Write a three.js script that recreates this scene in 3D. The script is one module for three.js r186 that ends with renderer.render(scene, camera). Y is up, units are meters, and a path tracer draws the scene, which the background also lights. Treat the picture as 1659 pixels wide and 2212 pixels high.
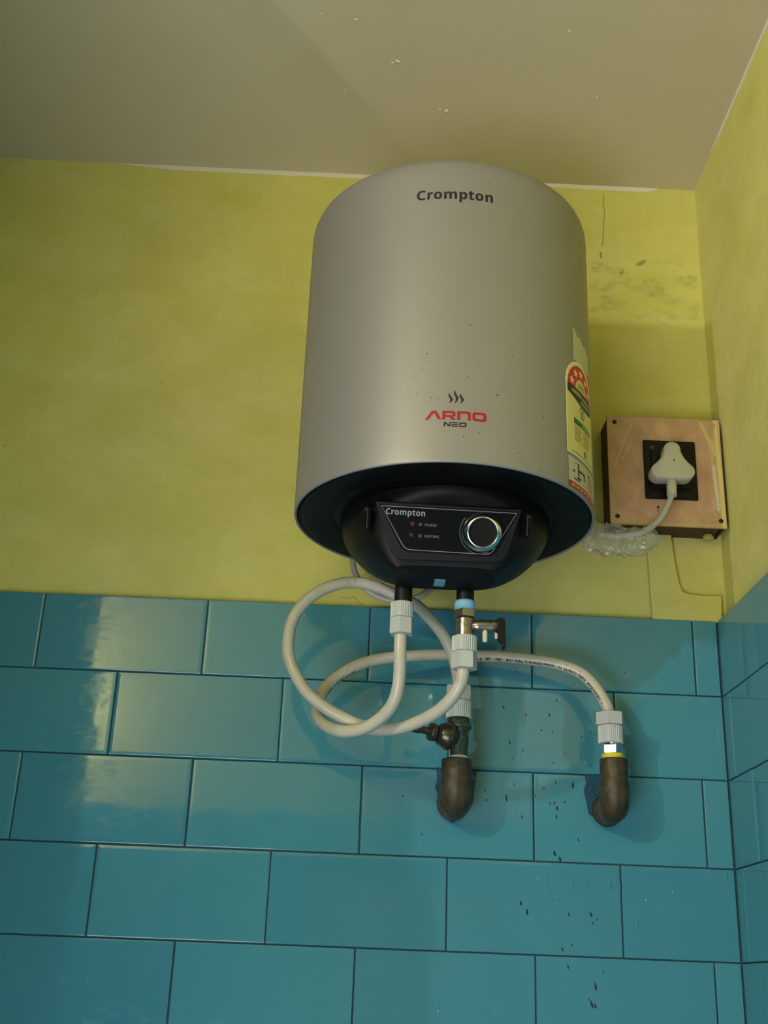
import * as THREE from 'three';
import { RoundedBoxGeometry } from 'three/addons/geometries/RoundedBoxGeometry.js';
import { TextGeometry } from 'three/addons/geometries/TextGeometry.js';
import { FontLoader } from 'three/addons/loaders/FontLoader.js';
import { ImprovedNoise } from 'three/addons/math/ImprovedNoise.js';
import { mergeGeometries, mergeVertices, toCreasedNormals } from 'three/addons/utils/BufferGeometryUtils.js';
import { RectAreaLightUniformsLib } from 'three/addons/lights/RectAreaLightUniformsLib.js';

// ---------------------------------------------------------------- camera, light, exposure
const scene = new THREE.Scene();
scene.background = new THREE.Color(0x000000);
const camera = new THREE.PerspectiveCamera(2 * Math.atan(1106 / 2519.5) * 180 / Math.PI, 1659 / 2212, 0.05, 20);
camera.position.set(0.4473, -0.4349, 1.3823);
camera.rotation.set(0.3854, -0.0114, 0.0397, 'YXZ');
scene.add(camera);
const renderer = new THREE.WebGLRenderer({ antialias: true });
renderer.toneMapping = THREE.LinearToneMapping;
renderer.toneMappingExposure = 1.0;
renderer.shadowMap.enabled = true;
RectAreaLightUniformsLib.init();
// the one lamp: a bulb on the left wall by the door, facing across the room
const BULB = new THREE.Vector3(-0.655, 0.315, 1.74);
const LAMP_SIZE = 0.056, LAMP_POWER = 2850;
const lampLight = new THREE.RectAreaLight(0xfbf5f3, LAMP_POWER, LAMP_SIZE, LAMP_SIZE);
lampLight.position.copy(BULB);
lampLight.lookAt(BULB.x + 1, BULB.y - 0.02, BULB.z + 0.3);
scene.add(lampLight);
// added fill light behind the camera, built as a low frosted window
const FILL_PANE = { x0: -0.6, x1: 0.2, y0: -1.7, y1: -0.72, z: 1.985 }, FILL_LIGHT = 11;
const fillLight = new THREE.RectAreaLight(0xf3f3fa, FILL_LIGHT, FILL_PANE.x1 - FILL_PANE.x0, FILL_PANE.y1 - FILL_PANE.y0);
fillLight.position.set((FILL_PANE.x0 + FILL_PANE.x1) / 2, (FILL_PANE.y0 + FILL_PANE.y1) / 2, FILL_PANE.z - 0.04);
fillLight.lookAt(fillLight.position.x, fillLight.position.y, 0);
scene.add(fillLight);

// ---------------------------------------------------------------- helpers
let seed = 7;
const rnd = () => { seed = (seed * 1664525 + 1013904223) >>> 0; return seed / 4294967296; };
const rs = (a, b) => a + (b - a) * rnd();
const noise = new ImprovedNoise();
const fbm = (x, y, z, o = 4) => { let s = 0, a = 0.5, f = 1; for (let i = 0; i < o; i++) { s += a * noise.noise(x * f, y * f, z * f + i * 7.1); a *= 0.5; f *= 2.03; } return s; };
const used = {};
const numbered = (n) => { const k = (used[n] = (used[n] ?? -1) + 1); return k ? `${n}_${String(k).padStart(3, '0')}` : n; };
const shade = (m) => { m.castShadow = true; m.receiveShadow = true; return m; };
function obj(name, geo, mat, parent = scene) {
  const g = Array.isArray(geo) ? merge(geo) : geo;
  const m = shade(new THREE.Mesh(g, mat)); m.name = numbered(name); parent.add(m); return m;
}
function merge(list) {
  return mergeGeometries(list.map((g) => { const n = g.index ? g.toNonIndexed() : g; for (const k of Object.keys(n.attributes)) if (!['position', 'normal', 'uv'].includes(k)) n.deleteAttribute(k); return n; }));
}
function thing(name, label, category, pos = [0, 0, 0], group) {
  const o = new THREE.Group(); o.name = numbered(name); o.position.set(...pos); scene.add(o);
  o.userData = { label, category }; if (group) o.userData.group = group; return o;
}
function struct(name) { const o = new THREE.Group(); o.name = name; o.userData.kind = 'structure'; scene.add(o); return o; }
const inner = (o) => { const g = new THREE.Group(); o.add(g); return g; };
function box(x0, x1, y0, y1, z0, z1) {                       // axis-aligned box with uv in metres
  const g = new THREE.BoxGeometry(x1 - x0, y1 - y0, z1 - z0); g.translate((x0 + x1) / 2, (y0 + y1) / 2, (z0 + z1) / 2);
  const p = g.attributes.position, n = g.attributes.normal, uv = g.attributes.uv;
  for (let i = 0; i < p.count; i++) {
    const ax = Math.abs(n.getX(i)), ay = Math.abs(n.getY(i));
    if (ax > 0.5) uv.setXY(i, p.getZ(i), p.getY(i)); else if (ay > 0.5) uv.setXY(i, p.getX(i), p.getZ(i)); else uv.setXY(i, p.getX(i), p.getY(i));
  }
  return g;
}
function rbox(w, h, d, r, x, y, z, s = 3) { const g = new RoundedBoxGeometry(w, h, d, s, r); g.translate(x, y, z); return g; }
function lathe(pts, seg = 48) { return new THREE.LatheGeometry(pts.map((p) => new THREE.Vector2(p[0], p[1])), seg); }
function cyl(r0, r1, h, seg = 32) { return new THREE.CylinderGeometry(r0, r1, h, seg); }
function along(g, a, b) {                                    // turn a +y geometry so that +y runs from a to b and its origin sits at a
  const d = new THREE.Vector3(b[0] - a[0], b[1] - a[1], b[2] - a[2]).normalize();
  g.applyQuaternion(new THREE.Quaternion().setFromUnitVectors(new THREE.Vector3(0, 1, 0), d)); g.translate(...a); return g;
}
function prismY(poly, y0, y1, bevel = 0) {                   // polygon in x,z extruded along y
  const s = new THREE.Shape(poly.map((p) => new THREE.Vector2(p[0], p[1])));
  const g = new THREE.ExtrudeGeometry(s, { depth: y1 - y0 - 2 * bevel, bevelEnabled: bevel > 0, bevelThickness: bevel, bevelSize: bevel, bevelOffset: -bevel, bevelSegments: 2, curveSegments: 8 });
  g.translate(0, 0, bevel); g.rotateX(-Math.PI / 2); g.translate(0, y0, 0); return g;
}
const ring = (n, f) => Array.from({ length: n }, (_, i) => f(i / n * Math.PI * 2, i));
const hexPoly = (r, turn = 0) => ring(6, (a) => [r * Math.cos(a + turn), r * Math.sin(a + turn)]);
const knurlPoly = (r, n, d) => ring(n * 4, (a, i) => { const q = i % 4 < 2 ? r : r - d; return [q * Math.cos(a), q * Math.sin(a)]; });
const curve3 = (flat) => new THREE.CatmullRomCurve3(flat.map((p) => new THREE.Vector3(...p)), false, 'centripetal');
function tube(flat, r, n = 120, m = 14) { return new THREE.TubeGeometry(curve3(flat), n, r, m, false); }
function sweep(path, radii, n, m = 28) {                     // tube whose radius changes; radii [[t, r], ...]
  const c = curve3(path), g = new THREE.TubeGeometry(c, n, 1, m, false), p = g.attributes.position;
  const at = (t) => { for (let i = 1; i < radii.length; i++) if (t <= radii[i][0]) { const [a, ra] = radii[i - 1], [b, rb] = radii[i]; return ra + (rb - ra) * (t - a) / Math.max(1e-6, b - a); } return radii[radii.length - 1][1]; };
  for (let i = 0; i <= n; i++) {
    const q = c.getPointAt(i / n), r = at(i / n);
    for (let j = 0; j <= m; j++) { const k = i * (m + 1) + j; p.setXYZ(k, q.x + (p.getX(k) - q.x) * r, q.y + (p.getY(k) - q.y) * r, q.z + (p.getZ(k) - q.z) * r); }
  }
  g.computeVertexNormals(); return g;
}
function canvasTexture(w, h, draw, srgb = true) {
  const c = document.createElement('canvas'); c.width = w; c.height = h; const x = c.getContext('2d'); draw(x, w, h);
  const t = new THREE.CanvasTexture(c); if (srgb) t.colorSpace = THREE.SRGBColorSpace; t.wrapS = t.wrapT = THREE.RepeatWrapping; t.anisotropy = 8; return t;
}
function dataTexture(w, h, f, srgb = false) {                // f(u, v) -> [r, g, b] 0..255
  const d = new Uint8Array(w * h * 4);
  for (let y = 0; y < h; y++) for (let x = 0; x < w; x++) { const v = f(x / w, y / h), k = (y * w + x) * 4; d[k] = v[0]; d[k + 1] = v[1]; d[k + 2] = v[2]; d[k + 3] = 255; }
  const t = new THREE.DataTexture(d, w, h); t.magFilter = THREE.LinearFilter; t.minFilter = THREE.LinearMipmapLinearFilter; t.generateMipmaps = true;
  t.wrapS = t.wrapT = THREE.RepeatWrapping; if (srgb) t.colorSpace = THREE.SRGBColorSpace; t.needsUpdate = true; return t;
}
const tor = (u, v, f, s) => {                                // noise that repeats over the unit square
  const a = u * Math.PI * 2, b = v * Math.PI * 2; return noise.noise(Math.cos(a) * f + s, Math.sin(a) * f + Math.cos(b) * f, Math.sin(b) * f + s * 1.7);
};
const clamp = (x, a = 0, b = 255) => Math.max(a, Math.min(b, x));
const lin = (r, g, b) => new THREE.Color().setRGB(r, g, b);
const std = (o) => new THREE.MeshStandardMaterial(o);
const phy = (o) => new THREE.MeshPhysicalMaterial(o);

// ---------------------------------------------------------------- materials
const plasterBump = dataTexture(512, 512, (u, v) => { const h = 128 + 70 * tor(u, v, 1.5, 1) + 45 * tor(u, v, 4, 9) + 22 * tor(u, v, 14, 4); return [clamp(h), clamp(h), clamp(h)]; });
const repeatOf = (t, r) => { const c = t.clone(); c.repeat.set(r, r); c.needsUpdate = true; return c; };
const YELLOW = [204, 199, 114];
function plasterMap(w, h, W, H, x0, y0, extra) {             // distemper paint over a patch of W x H metres that starts at (x0, y0)
  const t = canvasTexture(w, h, (x) => {
    const im = x.createImageData(w, h);
    for (let j = 0; j < h; j++) for (let i = 0; i < w; i++) {
      const X = x0 + i / w * W, Y = y0 + (1 - j / h) * H, k = (j * w + i) * 4;
      const big = fbm(X * 3, Y * 3, 1.3, 3), mid = fbm(X * 9, Y * 14, 5.2, 3), fine = fbm(X * 60, Y * 60, 8.8, 2);
      const l = 1 + 0.07 * big + 0.07 * mid + 0.035 * fine, b = 1 - 0.16 * big + 0.2 * mid;
      im.data[k] = clamp(YELLOW[0] * l); im.data[k + 1] = clamp(YELLOW[1] * l); im.data[k + 2] = clamp(YELLOW[2] * l * b); im.data[k + 3] = 255;
    }
    x.putImageData(im, 0, 0);
    if (extra) extra(x, (X) => (X - x0) / W * w, (Y) => (1 - (Y - y0) / H) * h, w / W);
  });
  t.repeat.set(1 / W, 1 / H); t.offset.set(-x0 / W, -y0 / H); return t;
}
const backMap = plasterMap(1900, 680, 1.9, 0.68, -0.95, -0.01, (x, X, Y, s) => {
  const crack = (pts, w, c) => { x.strokeStyle = c; x.lineWidth = w; x.beginPath(); pts.forEach(([a, b], i) => i ? x.lineTo(X(a), Y(b)) : x.moveTo(X(a), Y(b))); x.stroke(); };
  crack([[0.765, 0.645], [0.764, 0.63], [0.7655, 0.615], [0.763, 0.595], [0.762, 0.575], [0.76, 0.555]], 1.3, 'rgba(80,70,30,0.5)');
  crack([[0.757, 0.545], [0.7575, 0.535]], 2, 'rgba(70,62,25,0.6)');
  // damp mottling beside the heater, with its own grain
  for (let i = 0; i < 900; i++) { const a = rs(0.74, 0.89), b = rs(0.44, 0.53) + rs(-0.012, 0.012), n = fbm(a * 22, b * 40, 3, 3); if (n < 0.02) continue; x.fillStyle = `rgba(118,122,66,${0.05 + 0.12 * n})`; x.beginPath(); x.ellipse(X(a), Y(b), rs(2, 9), rs(1, 4), rs(-0.5, 0.3), 0, 7); x.fill(); }
  x.fillStyle = 'rgba(110,105,50,0.5)'; x.beginPath(); x.ellipse(X(0.815), Y(0.53), 9, 3, -0.6, 0, 7); x.fill();
  x.beginPath(); x.ellipse(X(0.786), Y(0.512), 4, 2, -0.6, 0, 7); x.fill();
  for (let i = 0; i < 26; i++) { const a = rs(-0.05, 0.42), b = rs(0.02, 0.62); x.fillStyle = `rgba(105,96,40,${rs(0.1, 0.4)})`; x.beginPath(); x.ellipse(X(a), Y(b), rs(0.6, 1.8), rs(0.6, 2.2), rs(0, 3), 0, 7); x.fill(); }
  for (let i = 0; i < 16; i++) { const a = rs(-0.02, 0.4), b = rs(0.1, 0.6), l = rs(0.01, 0.04), d = rs(-0.5, 0.5); crack([[a, b], [a + l * 0.5, b + l * d * 0.6], [a + l, b + l * d]], rs(1, 2.5), `rgba(214,206,120,${rs(0.12, 0.3)})`); }
  crack([[0.43, 0.014], [0.436, 0.008], [0.443, 0.004]], 1.2, 'rgba(90,80,30,0.4)');
  crack([[0.415, 0.013], [0.424, 0.012], [0.43, 0.015]], 1, 'rgba(90,80,30,0.5)');
});
const sideMap = plasterMap(1000, 340, 2.0, 0.68, 0, -0.01);
const M = {
  plasterBack: std({ map: backMap, roughness: 0.85, bumpMap: repeatOf(plasterBump, 3), bumpScale: 0.0012 }),
  plasterSide: std({ map: sideMap, roughness: 0.85, bumpMap: repeatOf(plasterBump, 3), bumpScale: 0.0015 }),
  ceiling: std({ color: lin(0.63, 0.565, 0.4), roughness: 0.92, bumpMap: repeatOf(plasterBump, 1.3), bumpScale: 0.0006 }),
  whitewash: std({ color: lin(0.72, 0.69, 0.6), roughness: 0.9 }),
  grout: std({ color: lin(0.014, 0.05, 0.06), roughness: 0.8 }),
  floor: std({ color: lin(0.2, 0.2, 0.19), roughness: 0.5 }),
  door: std({ color: lin(0.4, 0.3, 0.3), roughness: 0.6 }),
  tileField: phy({ color: lin(0.05, 0.25, 0.31), roughness: 0.15 }),
  mortar: std({ color: lin(0.008, 0.06, 0.1), roughness: 0.4, bumpMap: repeatOf(plasterBump, 14), bumpScale: 0.0012 }),
  dirt: std({ color: lin(0.012, 0.02, 0.02), roughness: 0.7 }),
};
const tileBump = dataTexture(512, 512, (u, v) => { const h = 128 + 90 * tor(u, v, 1.1, 3) + 18 * tor(u, v, 3, 5); return [clamp(h), clamp(h), clamp(h)]; });
const tileRough = dataTexture(512, 512, (u, v) => {          // dried film and wiped streaks on the glaze
  const s = tor(u * 1, v, 2.2, 2), f = tor(u, v, 9, 6), st = tor(u, (v * 5) % 1, 3, 8);
  const br = tor(u, v, 3, 12) > 0.05 ? tor((u * 2) % 1, (v * 9) % 1, 6, 15) : 0, sm = Math.max(0, tor(u, v, 6, 21) - 0.2), h = 14 + 24 * Math.max(0, s) + 10 * f + 14 * st + 26 * br + 40 * sm; return [clamp(h, 9), clamp(h, 9), clamp(h, 9)];
});
const tileTones = [[0.058, 0.235, 0.3], [0.062, 0.248, 0.315], [0.055, 0.23, 0.3], [0.062, 0.252, 0.315]];
M.tiles = tileTones.map(([r, g, b]) => phy({ color: lin(r, g, b), roughness: 1, roughnessMap: repeatOf(tileRough, 2.3), ior: 1.55, bumpMap: repeatOf(tileBump, 4), bumpScale: 0.00007 }));

// ---------------------------------------------------------------- tiles
const slabs = new Map();
function tileSlab(w, h) {                                    // cushion-edged glazed tile, back at z = -0.009, face at z = 0
  const key = `${w.toFixed(4)}|${h.toFixed(4)}`; if (slabs.has(key)) return slabs.get(key);
  const rings = [[0, -0.009, 1, 0], [0, -0.0015, 1, 0], [0, -0.0015, 0.8, 0.6], [0.0006, -0.0005, 0.4, 0.917], [0.0011, -0.00015, 0.08, 0.9968], [0.0050, 0, 0, 1]], P = [], N = [], I = [];
  const C = [[-1, -1], [1, -1], [1, 1], [-1, 1]];
  for (const [i, z, out, nz] of rings) for (let k = 0; k < 4; k++) for (const e of [0, 1]) {   // two vertices a corner: one for each edge that meets there
    const a = w / 2 - Math.min(i, w * 0.3), b = h / 2 - i, q = C[k], n = (k + (e ? 0 : 3)) % 4; P.push(q[0] * a, q[1] * b, z);
    const d = [[0, -1], [1, 0], [0, 1], [-1, 0]][n]; N.push(d[0] * out, d[1] * out, nz);
  }
  for (let r = 0; r < rings.length - 1; r++) { if (r === 1) continue; for (let k = 0; k < 4; k++) { const a = r * 8 + k * 2 + 1, b = r * 8 + ((k + 1) % 4) * 2; I.push(a, b, b + 8, a, b + 8, a + 8); } }
  const f = (rings.length - 1) * 8; I.push(f, f + 2, f + 4, f, f + 4, f + 6);
  let g = new THREE.BufferGeometry(); g.setAttribute('position', new THREE.Float32BufferAttribute(P, 3)); g.setAttribute('normal', new THREE.Float32BufferAttribute(N, 3)); g.setIndex(I); slabs.set(key, g); return g;
}
const uvs = [];
function tileGeo(w, h) {                                     // four variants per size, each with another stretch of the glaze texture
  const base = tileSlab(w, h), v = Math.floor(rnd() * 4), key = `${w.toFixed(4)}|${h.toFixed(4)}|${v}`;
  let g = slabs.get(key);
  if (!g) { g = base.clone(); const p = g.attributes.position, a = []; for (let i = 0; i < p.count; i++) a.push(p.getX(i) + v * 0.37 + w, p.getY(i) + v * 0.61); g.setAttribute('uv', new THREE.Float32BufferAttribute(a, 2)); slabs.set(key, g); }
  return g;
}
const H0 = 0.0954, H = 0.1005, GAP = 0.0017;
const rowY = (r) => r === 0 ? [-H0, 0] : [-H0 - H * r, -H0 - H * (r - 1)];
const XR = 0.8814, XRP = 0.8985, ZP = -0.012, YC = 0.66, YF = -1.95, XL = -0.85, ZF = 1.96;
function tileRow(parent, r, cuts, place) {                   // cuts: joint positions along the wall
  const [y0, y1] = rowY(r);
  for (let i = 0; i + 1 < cuts.length; i++) {
    const w = cuts[i + 1] - cuts[i] - GAP, h = y1 - y0 - GAP;
    const t = obj('tile', tileGeo(+w.toFixed(3), +h.toFixed(4)), M.tiles[Math.floor(rnd() * 4)], parent);
    place(t, (cuts[i] + cuts[i + 1]) / 2, (y0 + y1) / 2 - 0.0003);
    t.rotateX(rs(-1, 1) * 0.0045); t.rotateY(rs(-1, 1) * (w < 0.06 ? 0.02 : 0.0055)); t.translateZ(rs(-0.0004, 0.0003));
  }
}
const backCuts = (r) => { const c = [XL]; for (let k = -5; k < 5; k++) { const x = (r % 2 ? 0.1505 : 0.0503) + k * 0.2 + (k > -1 ? rs(-0.0008, 0.0008) : 0); if (x > XL + 0.02 && x < XR - 0.02) c.push(x); } c.push(XR); return c; };
const sideStart = [0.131, 0.028, 0.085, 0.029, 0.131, 0.06, 0.13, 0.03];

const wallBack = struct('wall_back');
obj('plaster', box(-0.95, 1.0, YF - 0.05, YC + 0.02, -0.112, ZP), M.plasterBack, wallBack);
obj('grout', box(-0.95, 1.0, YF, -0.0016, ZP - 0.002, -0.0028), M.grout, wallBack);
for (let r = 0; r < 8; r++) tileRow(wallBack, r, backCuts(r), (t, x, y) => t.position.set(x, y, 0));
{ // the rows below the photograph
  const L = []; for (let r = 8; r < 18; r++) { const c = backCuts(r), [y0, y1] = rowY(r); for (let i = 0; i + 1 < c.length; i++) { const g = tileGeo(+(c[i + 1] - c[i] - GAP).toFixed(3), +(y1 - y0 - GAP).toFixed(4)).clone(); g.translate((c[i] + c[i + 1]) / 2, (y0 + y1) / 2, 0); L.push(g); } }
  obj('lower_tiles', L, M.tiles[0], wallBack).userData.kind = 'stuff';
}
const wallRight = struct('wall_right');
{ // painted plaster above, thicker tiled skirt below that stands proud of it
  obj('plaster', box(XRP, 1.0, YF - 0.05, YC + 0.02, ZP - 0.1, ZF), M.plasterSide, wallRight);
  obj('grout', box(XR + 0.0028, XRP + 0.002, YF, -0.0035, ZP, ZF), M.grout, wallRight);
  for (let r = 0; r < 6; r++) {
    const c = [0.0008]; for (let z = sideStart[r]; z < 1.9; z += 0.2) c.push(z); c.push(1.95);
    tileRow(wallRight, r, c, (t, z, y) => { t.position.set(XR, y, z); t.rotation.y = -Math.PI / 2; });
  }
  const L = []; for (let r = 6; r < 18; r++) { const c = [0.0008], [y0, y1] = rowY(r); for (let z = sideStart[r % 8]; z < 1.9; z += 0.2) c.push(z); c.push(1.95); for (let i = 0; i + 1 < c.length; i++) { const g = tileGeo(+(c[i + 1] - c[i] - GAP).toFixed(3), +(y1 - y0 - GAP).toFixed(4)).clone(); g.rotateY(-Math.PI / 2); g.translate(XR, (y0 + y1) / 2, (c[i] + c[i + 1]) / 2); L.push(g); } }
  obj('lower_tiles', L, M.tiles[1], wallRight).userData.kind = 'stuff';
}
const wallLeft = struct('wall_left');
obj('plaster', box(XL - 0.1, XL - 0.012, YF - 0.05, YC + 0.02, ZP - 0.1, ZF + 0.1), M.plasterSide, wallLeft);
obj('tiled_skirt', box(XL - 0.012, XL, YF, 0, ZP, ZF), M.tileField, wallLeft);
const wallFront = struct('wall_front');
obj('plaster', box(XL - 0.1, 1.0, 0, YC + 0.02, ZF, ZF + 0.1), M.plasterSide, wallFront);
obj('tiled_skirt', [box(XL - 0.1, 0.3, YF - 0.05, 0, ZF - 0.008, ZF + 0.1), box(0.3, 1.0, -0.12, 0, ZF - 0.008, ZF + 0.1)], M.tileField, wallFront);
const partition = struct('unseen_partition');                 // unseen stub wall that shades the left of the back wall from the lamp
obj('plaster', box(XL - 0.02, -0.08, 0, YC + 0.02, 0.78, 0.88), M.plasterSide, partition);
obj('tiled_skirt', box(XL - 0.02, -0.072, YF, 0, 0.772, 0.888), M.tileField, partition);
const ceiling = struct('ceiling');
obj('slab', box(XL - 0.1, 1.0, YC, YC + 0.1, ZP - 0.1, ZF + 0.1), M.ceiling, ceiling);
{
  const L = []; for (const [x, z, s] of [[0.4558, 0.2166, 5], [0.5246, 0.13, 5], [0.3874, 0.16, 2.4], [0.6643, 0.281, 3], [0.4021, 0.2835, 3], [0.449, 0.214, 3], [0.515, 0.133, 2.5], [0.07, 0.25, 2.5], [0.72, 0.17, 2.5], [0.36, 0.29, 2]]) {
    const g = new THREE.SphereGeometry(s * 0.00055, 10, 6); g.scale(1.5, 0.6, 0.9); g.rotateY(rs(0, 3)); g.translate(x, YC, z); L.push(g);
  }
  obj('paint_flakes', L, M.whitewash, ceiling).userData.kind = 'stuff';
}
const floor = struct('floor');
obj('slab', box(XL - 0.1, 1.0, YF - 0.1, YF, ZP - 0.1, ZF + 0.1), M.floor, floor);
const door1 = struct('door_1');  // unseen door, its pale leaf placed to reflect in the lower tiles
obj('door_leaf', box(0.3, XRP, YF, -0.12, ZF + 0.02, ZF + 0.06), M.door, door1);
const window1 = struct('fill_window_1');  // added glowing window out of view, there only to lift the shadows
obj('fill_window_frame', [box(FILL_PANE.x0 - 0.03, FILL_PANE.x0, FILL_PANE.y0 - 0.03, FILL_PANE.y1 + 0.03, 1.94, 2.0), box(FILL_PANE.x1, FILL_PANE.x1 + 0.03, FILL_PANE.y0 - 0.03, FILL_PANE.y1 + 0.03, 1.94, 2.0), box(FILL_PANE.x0, FILL_PANE.x1, FILL_PANE.y0 - 0.03, FILL_PANE.y0, 1.94, 2.0), box(FILL_PANE.x0, FILL_PANE.x1, FILL_PANE.y1, FILL_PANE.y1 + 0.03, 1.94, 2.0)], M.door, window1);
obj('glowing_fill_pane', box(FILL_PANE.x0, FILL_PANE.x1, FILL_PANE.y0, FILL_PANE.y1, FILL_PANE.z - 0.03, FILL_PANE.z - 0.024), std({ color: lin(0.8, 0.8, 0.8), roughness: 0.7, emissive: lin(0.88, 0.94, 1), emissiveIntensity: 2.5 }), window1);

{ // ceiling paint that runs over onto the walls, with an uneven lower edge
  const strip = (n, f, t) => { const P = [], I = []; for (let i = 0; i <= n; i++) { const u = i / n, b = f(u); P.push(...t(u, YC - b, 0), ...t(u, YC - b, 1), ...t(u, YC, 1)); if (i < n) { const a = i * 3; I.push(a, a + 3, a + 1, a + 1, a + 3, a + 4, a + 1, a + 4, a + 2, a + 2, a + 4, a + 5); } } const g = new THREE.BufferGeometry(); g.setAttribute('position', new THREE.Float32BufferAttribute(P, 3)); g.setIndex(I); g.computeVertexNormals(); g.setAttribute('uv', new THREE.Float32BufferAttribute(new Float32Array(P.length / 3 * 2), 2)); return g; };
  const g1 = strip(90, (u) => { const x = 0.06 + u * 0.785; return Math.max(0.0006, (0.0068 + 0.002 * fbm(x * 14, 2, 1, 3)) * Math.min(1, u * 12, (1 - u) * 60)); }, (u, y, k) => [0.06 + u * 0.785, y, ZP + k * 0.0008]);
  obj('whitewash_edge', g1, M.whitewash, wallBack);
  const g2 = strip(50, (u) => Math.max(0.0006, (0.005 + 0.004 * fbm(u * 9, 5, 1, 3)) * Math.min(1, u * 30, (1 - u) * 40)), (u, y, k) => [XRP - k * 0.0008, y, 0.075 + u * 1.0]);
  obj('whitewash_edge', g2, M.whitewash, wallRight);
}
{ // the wiring chase under the socket box: an L of plaster left proud of the wall and painted over
  const s = new THREE.Shape([[0.802, 0.112], [0.8045, -0.0005], [0.888, -0.0005], [0.8895, 0.0325], [0.868, 0.0315], [0.848, 0.0335], [0.8405, 0.037], [0.8375, 0.046], [0.833, 0.078], [0.8305, 0.112]].map((p) => new THREE.Vector2(...p)));
  const g = new THREE.ExtrudeGeometry(s, { depth: 0.007, bevelEnabled: true, bevelThickness: 0.003, bevelSize: 0.002, bevelSegments: 4 }); g.translate(0, 0, ZP - 0.001);
  obj('plastered_chase', g, M.plasterBack, wallBack);
}
for (const pts of [
  [0.5368, -0.1963, 0.5387, -0.2113, 0.5361, -0.2178, 0.5395, -0.2272, 0.5376, -0.2363, 0.5426, -0.2466, 0.5502, -0.2542, 0.5567, -0.2576, 0.5642, -0.2526, 0.5738, -0.2438, 0.5796, -0.2336, 0.5811, -0.2160, 0.5837, -0.1987, 0.5597, -0.1970],
  [0.7119, -0.1983, 0.7134, -0.2052, 0.7104, -0.2150, 0.7132, -0.2292, 0.7151, -0.2407, 0.7235, -0.2462, 0.7386, -0.2472, 0.7486, -0.2383, 0.7551, -0.2249, 0.7562, -0.1981, 0.7317, -0.1948]]) {
  const v = []; for (let i = 0; i < pts.length; i += 2) v.push(new THREE.Vector2(pts[i], pts[i + 1]));
  const g = new THREE.ExtrudeGeometry(new THREE.Shape(v), { depth: 0.003, bevelEnabled: true, bevelThickness: 0.0006, bevelSize: 0.0005, bevelSegments: 1 }); g.translate(0, 0, -0.0024);
  obj('mortar_patch', g, M.mortar, wallBack).userData.label = 'dark blue mortar around the pipe in the broken tile';
}
{ // dried splashes on the tiles, and added bumps shaped to show lamp glints
  const D = '0.632,-0.076 0.742,-0.047 0.764,-0.071 0.680,-0.109 0.671,-0.127 0.643,-0.128 0.661,-0.146 0.674,-0.148 0.720,-0.146 0.709,-0.152 0.639,-0.171 0.689,-0.171 0.674,-0.184 0.718,-0.185 0.707,-0.175 0.628,-0.211 0.697,-0.209 0.677,-0.207 0.594,-0.219 0.644,-0.220 0.619,-0.227 0.663,-0.214 0.675,-0.230 0.678,-0.236 0.670,-0.231 0.687,-0.229 0.637,-0.248 0.677,-0.246 0.630,-0.242 0.596,-0.230 0.653,-0.223 0.616,-0.120 0.623,-0.162 0.627,-0.181 0.674,-0.287 0.680,-0.293 0.635,-0.343 0.642,-0.352 0.714,-0.352 0.716,-0.361 0.721,-0.357 0.689,-0.353 0.692,-0.385 0.681,-0.390 0.687,-0.408 0.726,-0.412 0.717,-0.427 0.712,-0.445 0.716,-0.447 0.709,-0.440 0.521,-0.272 0.498,-0.230 0.633,-0.281 0.702,-0.271'.split(' ').map((s) => s.split(',').map(Number));
  const big = new Set(['0.697,-0.209', '0.637,-0.248', '0.678,-0.236', '0.680,-0.293', '0.674,-0.287', '0.642,-0.352', '0.714,-0.352', '0.712,-0.445', '0.716,-0.447', '0.717,-0.427', '0.635,-0.343', '0.619,-0.227']);
  const L = []; for (const [x, y] of D) {
    const b = big.has(`${x.toFixed(3)},${y.toFixed(3)}`), w = b ? 0.0013 : rs(0.0005, 0.0009), h = b ? rs(0.0025, 0.005) : rs(0.0009, 0.0028);
    const g = new THREE.SphereGeometry(1, 10, 8), p = g.attributes.position; for (let i = 0; i < p.count; i++) { const v = p.getY(i); if (v > 0) p.setX(i, p.getX(i) * (1 - 0.7 * v)); }
    g.scale(w, h, 0.0004); g.rotateZ(rs(0.05, 0.35)); g.translate(x, y, 0.0002); L.push(g);
  }
  obj('dirt_splashes', L, M.dirt, wallBack).userData.kind = 'stuff';
  const G = '0.656,-0.318 0.665,-0.316 0.694,-0.319 0.711,-0.318 0.737,-0.320 0.748,-0.321 0.564,-0.335 0.809,-0.327 0.792,-0.348 0.828,-0.345 0.849,-0.310 0.870,-0.304 0.778,-0.338 0.766,-0.362 0.544,-0.454 0.606,-0.452 0.664,-0.336 0.677,-0.337'.split(' ').map((s) => s.split(',').map(Number));
  const R = []; for (const [x, y] of G) { const g = new THREE.SphereGeometry(1, 14, 10); g.scale(rs(0.0010, 0.0016), rs(0.004, 0.007), rs(0.0004, 0.0006)); g.translate(x, y, 0); R.push(g); }
  obj('glint_bumps', R, phy({ color: lin(0.047, 0.24, 0.3), roughness: 0.1, ior: 1.55 }), wallBack).userData.kind = 'stuff';
}

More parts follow.
